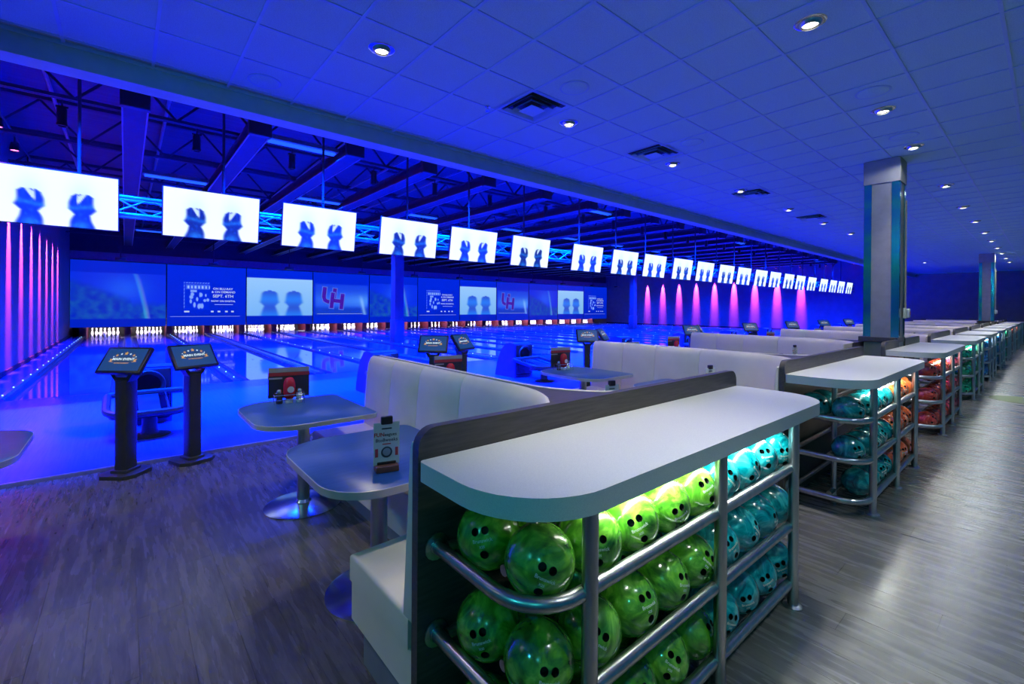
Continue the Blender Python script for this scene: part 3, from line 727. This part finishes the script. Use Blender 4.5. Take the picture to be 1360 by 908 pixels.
# ------------------------------------------------------------------ scoring kiosks
def star(r):
    return [(r*(1 if k % 2 == 0 else .42)*math.sin(k*math.pi/5), r*(1 if k % 2 == 0 else .42)*math.cos(k*math.pi/5)) for k in range(10)]
def kiosk():
    t = thing('scoring_kiosk', '', 'kiosk')
    MB().prism([(-.10, -.16), (.10, -.16), (.16, -.10), (.16, .10), (.10, .16), (-.10, .16), (-.16, .10), (-.16, -.10)], 0, .035, .012).build('base_plate', 'charcoal_paint', t)
    MB().prism(rrect(-.075, .075, -.09, .09, (.02,)*4, 2), .035, .06, .012).build('collar', 'charcoal_paint', t)
    MB().prism(rrect(-.055, .055, -.07, .07, (.022,)*4, 2), .05, .86).build('post', 'charcoal_paint', t)
    for s in (-1, 1):
        MB().bar((s*.035, 0, .84), (s*.115, -.01, .965), .03, .10).build('neck_arm', 'charcoal_paint', t)
    MB().quad_box(-.055, .055, -.055, .055, .845, .885, .008).build('neck_block', 'charcoal_paint', t)
    head = bpy.data.objects.new('head', None)      # only a frame of reference while building
    tilt = Matrix.Translation((0, -.02, 1.035)) @ Matrix.Rotation(R_(-36), 4, 'X')
    def put(me, name, x=0, y=0, z=0, par=None, rot=Matrix.Identity(4)):
        o = link(name, me, par or t); o.matrix_local = (tilt if not par else Matrix.Identity(4)) @ Matrix.Translation((x, y, z)) @ rot; return o
    bez = put(MB().quad_box(-.20, .20, -.012, .03, -.135, .135, .012, 2).mesh('tablet', 'black_plastic'), 'tablet')
    put(MB().quad_box(-.175, .175, -.0145, -.012, -.112, .112).mesh('screen', 'kiosk_screen', False), 'screen', par=bez)
    put(MB().quad_box(-.07, .07, .03, .06, -.06, .03, .008).mesh('mount', 'charcoal_paint'), 'mount')
    up = Matrix.Rotation(R_(90), 4, 'X')
    for k, (x, z, r) in enumerate([(-.075, .042, .015), (-.04, .055, .011), (0, .062, .021), (.04, .055, .011), (.075, .042, .015), (-.10, .028, .007), (.10, .028, .007)]):
        put(MB().prism(star(r), 0, .001).mesh('logo_star', 'logo_gold' if k in (0, 2, 4) else 'logo_white', False), 'logo_star', x, -.0150, z, bez, up)
    for s in (-1, 1):
        put(MB().prism([(s*.085, -.018), (s*.125, -.012), (s*.112, .0), (s*.122, .016), (s*.085, .010)], 0, .001).mesh('logo_ribbon', 'logo_gold', False), 'logo_ribbon', 0, -.0150, -.010, bez, up)
    put(MB().prism([(-.10, -.024), (0, -.030), (.10, -.024), (.088, .018), (0, .026), (-.088, .018)], 0, .001).mesh('logo_plate', 'logo_dark', False), 'logo_plate', 0, -.0152, .002, bez, up)
    put(text_mesh('MAIN EVENT', .034, 'logo_white', bold=.0012), 'lettering', 0, -.0170, .002, bez, up)
    put(text_mesh('ENTERTAINMENT', .0165, 'logo_gold', bold=.0004), 'lettering', 0, -.0170, -.038, bez, up)
    bpy.data.objects.remove(head)
    return t
kk = kiosk()
for k, c in enumerate(PC):
    for s in (0, 1):
        o = kk if k == 0 and s == 0 else copy_tree(kk)
        o.location = (c-.09+.50*s, 5.42+.06*s, 0); o.rotation_euler = (0, 0, R_(-40 if s == 0 else 22))
        tag(o, 'dark scoring kiosk with tilted touchscreen, %s one at the %s lane pair from left' % (('left', 'right')[s], ORD[k]), 'kiosk', 'scoring kiosks')
# ------------------------------------------------------------------ columns in the concourse
for k, (x, y) in enumerate([(8.50, 1.585), (25.1, 1.585)]):
    t = thing('concourse_column', 'grey column with mirrored corner strips rising from counters, %s of two' % ('nearer', 'farther')[k], 'column', (x, y, 0))
    a = .20
    MB().quad_box(-a+.006, a-.006, -a+.006, a-.006, 0, ZC+.02).build('shaft', 'column_paint', t)
    MB().quad_box(-a-.012, a+.012, -a-.012, a+.012, 3.36, ZC-.002, .004).build('head_band', 'column_paint', t)
    MB().quad_box(-a-.05, a+.05, -a-.0, a+.05, 1.08, 1.15, .004).build('base_collar', 'dark_laminate', t)
    for sx in (-1, 1):
        for sy in (-1, 1):
            MB().quad_box(sx*a-.004 if sx < 0 else a-.002, -a+.002 if sx < 0 else a+.004, *( (-a-.002, -a+.085) if sy < 0 else (a-.085, a+.002)), 1.15, 3.36).build('corner_strip', 'mirror_painted_reflection', t)
            MB().quad_box(*((-a-.002, -a+.085) if sx < 0 else (a-.085, a+.002)), (-a-.004 if sy < 0 else a-.002), (-a+.002 if sy < 0 else a+.004), 1.15, 3.36).build('corner_strip', 'mirror_painted_reflection', t)
    al = thing('fire_alarm_box', 'clear-covered fire alarm box on the %s grey column' % ('nearer', 'farther')[k], 'alarm', (x+.10, y-a-.004, 1.42))
    MB().quad_box(-.06, .06, -.035, 0, 0, .15, .01, 2).build('backbox', 'alarm_clear', al)
    MB().quad_box(-.052, .052, -.075, -.035, .01, .14, .012, 2).build('cover', 'alarm_clear', al)
    MB().quad_box(-.03, .03, -.078, -.074, .05, .10).build('pull_handle', 'alarm_red', al)
    for z in (.20, .38): MB().tube([(-.10, -.012, z), (.10, -.012, z)], .008, 6).build('conduit_strap', 'chrome', al)
    MB().tube([(.0, -.02, .15), (.0, -.02, 1.7)], .012, 6).build('conduit', 'column_paint', al)

# ------------------------------------------------------------------ one seating unit, built around x = 0
NAME = ['nearest', 'second', 'third', 'fourth', 'fifth', 'sixth', 'seventh', 'eighth', 'ninth', 'tenth']
TIERS = [(.712, 'top'), (.412, 'middle'), (.112, 'bottom')]
YR0, YRF, YR1, YR2, RR = .857, .873, 1.106, 1.339, .023
def rack():
    t = thing('ball_rack', '', 'rack')
    for x in (-.81, 0, .81):
        MB().tube([(x, YR0, 0), (x, YR0, .955)], .0245, 14).build('post', 'brushed_steel', t)
        MB().lathe([(.045, 0), (.045, .006), (.03, .012)], 14, (x, YR0, 0)).build('foot', 'brushed_steel', t)
    for x in (-.81, .81): MB().tube([(x, YR1, 0), (x, YR1, .955)], .02, 12).build('inner_post', 'brushed_steel', t)
    for z, nm in TIERS:
        for x0, x1 in ((-.81, 0), (0, .81)): MB().tube([(x0+.012, YRF, z), (x1-.012, YRF, z)], RR, 12).build('front_rail', 'brushed_steel', t)
        for s in (-1, 1):
            r = .17; cx = s*(1.015-r); pts = [(s*1.015, 1.372, z), (s*1.015, YRF+r, z)]
            pts += [(cx+s*r*math.cos(a), YRF+r-r*math.sin(a), z) for a in [R_(90*k/8) for k in range(9)]]
            pts += [(s*.815, YRF, z)]
            MB().tube(pts[:1]+pts[2:], RR, 12).build('end_rail', 'brushed_steel', t)
            MB().lathe([(.046, 0), (.046, -.006), (.028, -.008), (.028, -.012)], 16, (s*1.015, 1.37, z), 'y').build('flange', 'brushed_steel', t)
        MB().tube([(-.93, YR1, z), (.93, YR1, z)], .018, 10).build('inner_rail', 'brushed_steel', t)
        MB().tube([(-.99, YR2, z), (.99, YR2, z)], .018, 10).build('back_rail', 'brushed_steel', t)
    MB().quad_box(-.78, .78, .915, .935, .945, .954).build('light_strip', 'led_white', t)
    return t
def counter_outline():
    return rrect(-1.085, 1.33, .826, 1.372, (.30, .26, .03, .02), 10)
def counter():
    t = thing('counter', '', 'counter')
    MB().prism(counter_outline(), .955, 1.02, .006).build('worktop', 'quartz_white', t)
    return t
def partition(gap=None):
    t = thing('partition_panel', '', 'partition')
    spans = [(-1.085, 1.32)] if gap is None else [(-1.085, gap[0]), (gap[1], 1.32)]
    for x0, x1 in spans:
        pts = rrect(x0, x1, 0, 1.125, (.0, .0, .07 if x1 > 1.3 else .001, .07 if x0 < -1 else .001), 6)
        b = MB(); A = [b.bm.verts.new((x, 1.374, z)) for x, z in pts]; B = [b.bm.verts.new((x, 1.414, z)) for x, z in pts]
        b.bm.faces.new(A); b.bm.faces.new(B[::-1])
        for i in range(len(pts)): b.bm.faces.new((A[i], B[i], B[(i+1) % len(pts)], A[(i+1) % len(pts)]))
        b.build('panel', 'dark_laminate', t)
    return t
ARC_R = .68
def bench_path(s):                         # plan of the bench back: end by the lanes -> corner -> end by the passage
    x0 = s*.018; yb = 1.42; pts = [(x0, 4.16), (x0, 3.65), (x0, 3.17), (x0, 2.60)]
    arc = [(x0+s*ARC_R-s*ARC_R*math.cos(a), yb+ARC_R-ARC_R*math.sin(a)) for a in [R_(90*k/10) for k in range(11)]]
    return pts, arc, (s*1.08 if s < 0 else 1.08, yb)
def bench(s):
    t = thing('booth_bench', '', 'bench')
    straight, arc, end = bench_path(s)
    CS2 = [(.0, .44), (.070, .44), (.055, .65), (.036, .90), (.030, 1.00), (.022, 1.05), (.012, 1.072), (.0, 1.068)]
    CS = [(.0, .44), (.115, .44), (.108, .65), (.088, .90), (.074, 1.00), (.050, 1.055), (.020, 1.072), (.0, 1.068)]
    def sweep(path, name, prof=None):
        b = MB(); rings = []; n_p = len(path)
        for i, p in enumerate(path):
            a = Vector(path[max(0, i-1)]); c = Vector(path[min(len(path)-1, i+1)]); d = (c-a).normalized()
            n = Vector((-d.y, d.x)) if s > 0 else Vector((d.y, -d.x))
            f = i/(n_p-1); pr = CS if prof is None else [(o1+(o2-o1)*(f if prof == 'blend' else 1), z) for (o1, z), (o2, _) in zip(CS, CS2)]
            rings.append([b.bm.verts.new((p[0]+n.x*o, p[1]+n.y*o, z)) for o, z in pr])
        m = len(CS)
        for i in range(len(rings)-1):
            for k in range(m): b.bm.faces.new((rings[i][k], rings[i][(k+1) % m], rings[i+1][(k+1) % m], rings[i+1][k]))
        b.bm.faces.new(rings[0]); b.bm.faces.new(rings[-1][::-1])
        bmesh.ops.recalc_face_normals(b.bm, faces=b.bm.faces)
        es = [e for e in b.bm.edges if (all(v in rings[0] for v in e.verts) or all(v in rings[-1] for v in e.verts))]
        bmesh.ops.bevel(b.bm, geom=es, offset=.006, segments=2, affect='EDGES', profile=.5)
        b.build(name, 'white_vinyl', t)
    g = .0006
    for i in range(3): sweep([(straight[i][0], straight[i][1]-g), (straight[i+1][0], straight[i+1][1]+g)], 'back_cushion')
    sweep([(straight[3][0], straight[3][1]-g)]+arc, 'corner_cushion', 'blend')
    e0 = arc[-1]
    for x0, x1 in ((e0[0]+s*g, end[0]),): sweep([(x0, end[1]), (x1, end[1])], 'back_cushion', 'thin')
    # seat and base follow the L
    def ell(off_in, off_out, endx, y_far):
        x0 = s*.018
        outer = [(x0+s*off_out, y_far)] + [(p[0]+s*off_out*math.cos(a), p[1]+off_out*math.sin(a)) for p, a in zip(arc, [R_(90*k/10) for k in range(11)])] + [(endx, 1.42+off_out)]
        ri = .16; ix, iy = x0+s*off_in, 1.42+off_in
        inner = [(endx, iy)] + [(ix+s*ri-s*ri*math.sin(a), iy+ri-ri*math.cos(a)) for a in [R_(90*k/5) for k in range(6)]] + [(ix, y_far)]
        return outer+inner
    MB().prism(ell(.57, .03, s*1.08, 4.16), .335, .45, .018, 3).build('seat_cushion', 'white_vinyl', t)
    MB().prism(ell(.562, .004, s*1.074, 4.155), .166, .337).build('seat_front', 'white_vinyl', t)
    MB().prism(ell(.485, .004, s*1.05, 4.12), 0, .168).build('kick_plate', 'kick_plate_paint', t)
    return t
def core():
    t = thing('bench_divider', '', 'divider')
    al = bench_path(-1)[1]; ar = bench_path(1)[1]
    pts = [(-.0175, 4.14)] + [(-.0175, 2.60)] + [(x+.0006, y) for x, y in al] + [(x-.0006, y) for x, y in ar[::-1]] + [(.0175, 2.60), (.0175, 4.14)]
    MB().prism(pts, 0, 1.066).build('core', 'dark_laminate', t)
    return t
def table():
    t = thing('pedestal_table', '', 'table')
    out = rrect(-.40, .40, -.48, .48, (.24, .06, .06, .24), 8)
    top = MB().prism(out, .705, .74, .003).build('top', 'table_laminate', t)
    ring = [(x*1.004, y*1.004, .7225) for x, y in out]; ring.append(ring[0])
    b = MB(); P = out
    for (z0, z1) in ((.7055, .7385),):
        A = [b.bm.verts.new((x*1.006, y*1.006, z0)) for x, y in P]; B = [b.bm.verts.new((x*1.006, y*1.006, z1)) for x, y in P]
        A2 = [b.bm.verts.new((x*.99, y*.99, z0)) for x, y in P]; B2 = [b.bm.verts.new((x*.998, y*.998, z1+.0018)) for x, y in P]
        n = len(P)
        for i in range(n):
            j = (i+1) % n
            b.bm.faces.new((A[i], A[j], B[j], B[i])); b.bm.faces.new((B[i], B[j], B2[j], B2[i])); b.bm.faces.new((A2[i], A2[j], A[j], A[i]))
    b.build('edge_band', 'table_edge', top)
    MB().tube([(0, 0, .03), (0, 0, .70)], .045, 20).build('pole', 'brushed_steel', t)
    MB().lathe([(.275, 0), (.275, .008), (.255, .014), (.06, .030), (.046, .05)], 36).build('base_disc', 'chrome', t)
    MB().lathe([(.12, .692), (.12, .705)], 20).build('mount_plate', 'charcoal_paint', t)
    return t
def tent():
    t = thing('table_tent', '', 'table sign')
    MB().quad_box(-.055, .055, -.035, .035, 0, .032, .004).build('wood_base', 'wood_block', t)
    MB().quad_box(-.045, .045, -.008, .010, .03, .045, .003).build('foot_clip', 'black_plastic', t)
    cdn = MB().prism_x([(-.003, .030), (.003, .030), (.003, .235), (-.003, .235)], -.062, .062).build('card', 'card_white', t)
    MB().quad_box(-.028, .028, -.012, .012, .225, .265, .006, 2).build('top_clip', 'black_plastic', t)
    y = -.0036
    def tx_(body, size, m, x, z, bold=.0004): link('lettering', text_mesh(body, size, m, bold=bold), cdn, (x, y, z), UP)
    MB().quad_box(-.024, .024, y-.001, y+.001, .2015, .2085).build('small_mark', 'ink_dark', cdn); tx_('FUN', .026, 'ink_red', -.036, .176, .0008); tx_('leagues', .022, 'ink_dark', .016, .175)
    tx_('8to8weeks', .024, 'ink_dark', 0, .149); MB().quad_box(-.020, .020, y-.001, y+.001, .1275, .1325).build('small_mark', 'ink_red', cdn)
    MB().lathe([(.027, 0), (.026, -.002), (0, -.002)], 24, (0, y, .090), 'y').build('ball_picture', 'ink_dark', cdn)
    MB().lathe([(.019, -.002), (0, -.0034)], 20, (0, y, .092), 'y').build('ball_highlight', 'ink_grey', cdn)
    for s in (-1, 1): MB().quad_box(s*.048-.007, s*.048+.007, y-.001, y+.001, .07, .11).build('red_mark', 'ink_red', cdn)
    return t
def caddy():
    t = thing('menu_caddy', '', 'caddy')
    MB().quad_box(-.155, .155, .03, .036, .035, .285, .001).build('menu_board', 'menu_dark', t)
    MB().quad_box(-.155, .155, .028, .0305, .245, .285).build('menu_header', 'menu_grey', t)
    MB().quad_box(-.155, .155, .0285, .0305, .215, .243).build('menu_stripe', 'menu_red', t)
    MB().quad_box(-.15, -.05, .0285, .0305, .190, .203).build('menu_line', 'menu_grey', t)
    for z in (.035, .075):
        p = [(x, y, z) for x, y in rrect(-.115, .115, -.095, .025, (.02,)*4, 3)]; p.append(p[0]); MB().tube(p, .0035, 6, False).build('wire_loop', 'chrome', t)
    for x, y in ((-.11, -.09), (.11, -.09), (-.11, .02), (.11, .02)): MB().tube([(x, y, 0), (x, y, .08)], .0035, 6).build('wire_leg', 'chrome', t)
    return t
def ketchup():
    t = thing('ketchup_bottle', '', 'bottle')
    MB().lathe([(.026, .034), (.040, .05), (.046, .08), (.046, .15), (.040, .185), (.026, .205), (0, .212)], 20).build('body', 'ketchup_red', t)
    MB().lathe([(.028, 0), (.030, .004), (.028, .036), (.024, .036)], 16).build('cap', 'salt_white', t)
    b = MB(); b.lathe([(.026, 0), (.026, -.002), (0, -.002)], 18, (0, -.0455, .115), 'y'); b.build('label', 'label_cream', t)
    return t
def shaker(m):
    t = thing('shaker', '', 'shaker')
    MB().lathe([(.022, 0), (.026, .006), (.023, .07), (.020, .085)], 14).build('jar', m, t)
    MB().lathe([(.021, .085), (.021, .104), (.013, .114), (0, .115)], 14).build('cap', 'steel_cap', t)
    return t

protos = {'rack': rack(), 'counter': counter(), 'partition': partition(), 'benchL': bench(-1), 'benchR': bench(1), 'core': core(), 'table': table(), 'tent': tent(),
          'caddy': caddy(), 'ketchup': ketchup(), 'salt': shaker('salt_white'), 'pepper': shaker('pepper_dark')}
used = set()
def place(key, loc, label, group=None, rz=0):
    o = protos[key] if key not in used else copy_tree(protos[key]); used.add(key)
    o.location = loc; o.rotation_euler = (0, 0, rz); tag(o, label, None, group); return o
for k, x in enumerate(UX):
    N = NAME[k]
    place('rack', (x, 0, 0), 'three-tier steel bowling ball rack under the %s white counter' % N, 'ball racks')
    place('counter', (x, 0, 0), 'white speckled quartz counter with rounded corners, %s along the aisle' % N, 'white counters')
    dy = 0
    if k in (2, 7):                       # a building column stands in the partition here
        cx = (8.50, 25.1)[k == 7]-x; dy = .39
        p = partition((cx-.215, cx+.215)); p.location = (x, 0, 0)
        tag(p, 'dark wood partition panel behind the %s white counter, split around the column' % N, None, 'partition panels')
    else: place('partition', (x, 0, 0), 'dark wood partition panel behind the %s white counter' % N, 'partition panels')
    place('core', (x, dy, 0), 'dark spine between the white benches behind the %s counter' % N, 'bench spines')
    place('benchL', (x, dy, 0), 'white vinyl corner bench on the near side behind the %s counter' % N, 'white corner benches')
    place('benchR', (x, dy, 0), 'white vinyl corner bench on the far side behind the %s counter' % N, 'white corner benches')
    area('rack_led', (x+.06, .925, .942), 1.44, .018, P_LED, (.93, 1, .93), (0, 0, 0), 150)
    for s in (-1, 1):
        side = 'near' if s < 0 else 'far'; rz = 0 if s < 0 else math.pi
        xt = x+s*.780
        place('table', (xt, 3.74+dy, 0), 'rounded pedestal table by the lanes on the %s side of %s booth' % (side, N), 'booth tables', rz)
        place('table', (xt, 2.36+dy, 0), 'rounded pedestal table by the partition on the %s side of %s booth' % (side, N), 'booth tables', rz)
        place('tent', (xt-.085 if s < 0 else xt+.12, 2.09+dy, .7402), 'small table sign with wood base on the %s side of %s booth' % (side, N), 'table signs', R_(-14))
        cx, cy = xt-.02, 4.08+dy
        place('caddy', (cx, cy, .7402), 'wire caddy with dark menu board on the %s side of %s booth' % (side, N), 'menu caddies', R_(-12))
        M2 = Matrix.Rotation(R_(-12), 4, 'Z')
        for key, px, nm in (('ketchup', 0, 'red ketchup bottle'), ('salt', .073, 'white salt shaker'), ('pepper', -.073, 'dark pepper shaker')):
            q = M2 @ Vector((px, -.035, 0))
            place(key, (cx+q.x, cy+q.y, .7402), '%s in the menu caddy on the %s side of %s booth' % (nm, side, N), 'table condiments')
# table of the booth against the left wall
o = place('table', (-.83, 3.80, 0), 'rounded pedestal table at the left picture edge beside the approach', 'booth tables', math.pi)

# ------------------------------------------------------------------ bowling balls
BR = .108
def ball_mesh(seg, rings, holes):
    b = bmesh.new(); bmesh.ops.create_uvsphere(b, u_segments=seg, v_segments=rings, radius=BR)
    me = bpy.data.meshes.new('bowling_ball'); b.to_mesh(me); b.free()
    for p in me.polygons: p.use_smooth = True
    me.materials.append(MATS['ball_green']); me.materials.append(MATS['ball_hole'])
    if not holes: return me
    tmp = bpy.data.objects.new('tmp', me); COL.objects.link(tmp)
    cb = MB()
    for (x, z, r) in ((-.0165, .030, .0125), (.0165, .030, .0125), (.002, -.040, .0140)):
        d = Vector((x, -math.sqrt(BR*BR-x*x-z*z), z)).normalized(); cb.tube([d*(BR-.03), d*(BR+.02)], r, 14)
    cm = cb.mesh('cut', 'ball_hole', False); cu = bpy.data.objects.new('cut', cm); COL.objects.link(cu)
    md = tmp.modifiers.new('b', 'BOOLEAN'); md.operation = 'DIFFERENCE'; md.object = cu; md.solver = 'EXACT'; md.material_mode = 'TRANSFER'
    dg = bpy.context.evaluated_depsgraph_get(); out = bpy.data.meshes.new_from_object(tmp.evaluated_get(dg)); out.name = 'bowling_ball'
    bpy.data.objects.remove(tmp); bpy.data.objects.remove(cu)
    for p in out.polygons: p.use_smooth = True
    out.set_sharp_from_angle(angle=R_(40)); return out
ball_hi, ball_lo = ball_mesh(48, 28, True), ball_mesh(28, 16, True)
def wrap(me, cx, cz):
    for v in me.vertices:
        a, b = (v.co.x+cx)/BR, (v.co.y+cz)/BR; r = BR+.0005
        v.co = (r*math.sin(a)*math.cos(b), -r*math.cos(a)*math.cos(b), r*math.sin(b))
    return me
brand = wrap(text_mesh('Brunswick', .0155, 'ball_print', bold=.0002), .004, .002)
size_t = wrap(text_mesh('X25', .011, 'ball_print', bold=.0002), .0, -.016)
COLOURS = [('ball_green', 'ball_cyan', 'lime green', 'cyan'), ('ball_teal', 'ball_orange', 'teal', 'orange'), ('ball_red', 'ball_pink', 'dark red', 'pinkish red'), ('ball_jade', 'ball_jade', 'jade green', 'jade green'),
           ('ball_blue', 'ball_blue', 'blue', 'blue'), ('ball_blue', 'ball_cyan', 'blue', 'cyan'), ('ball_jade', 'ball_jade', 'jade green', 'jade green'), ('ball_red', 'ball_red', 'red', 'red'), ('ball_red', 'ball_pink', 'red', 'pinkish red'), ('ball_teal', 'ball_teal', 'teal', 'teal')]
def ball(loc, face, roll, m, label, group, near):
    me = ball_hi if near else ball_lo
    o = bpy.data.objects.new('bowling_ball', me); COL.objects.link(o)
    q = Vector(face).to_track_quat('-Y', 'Z') @ Matrix.Rotation(roll, 4, 'Y').to_quaternion()
    o.rotation_mode = 'QUATERNION'; o.rotation_quaternion = q; o.location = loc
    o.material_slots[0].link = 'OBJECT'; o.material_slots[0].material = MATS[m]
    tag(o, label, 'bowling ball', group)
    if near: link('lettering', brand, o); link('size_mark', size_t, o)
    return o
for k, x in enumerate(UX):
    ca, cb_, na, nb = COLOURS[k]
    for z, tier in TIERS:
        zc = z+.0605
        for q in range(9):
            if k == 1 and tier == 'bottom' and q == 0: continue
            first = q <= 4
            if q == 0: face = (-.55+rnd.uniform(-.2, .2), -.8, rnd.uniform(0, .35))
            else: face = (rnd.uniform(-.75, .25), -1, rnd.uniform(-.15, .45))
            if k == 0 and tier == 'top' and q == 0: face = (-.62, -.8, .02)
            ball((x-.875, 1.0, zc) if q == 0 else (x-.6565+(q-1)*.2185, .9895, zc), face, rnd.uniform(-.5, .9), ca if first else cb_,
                 '%s bowling ball, %s in the front row on the %s tier of %s rack' % (na if first else nb, ORD[q], tier, N_ if (N_ := NAME[k]) else ''), 'balls on the racks', k < 2)
        if k < 2:
            for q in range(9 if k == 0 else 2):
                if k == 1 and tier != 'top': continue
                first = q <= 3
                face = (-.75, -.6, rnd.uniform(0, .3)) if q == 0 else (rnd.uniform(-.7, .3), -1, rnd.uniform(0, .4))
                ball((x-.899+q*.2185, 1.2225, zc), face, rnd.uniform(-.5, .9), ca if first else cb_,
                     '%s bowling ball, %s in the back row on the %s tier of %s rack' % (na if first else nb, ORD[q], tier, NAME[k]), 'balls on the racks', k == 0 and q < 3)
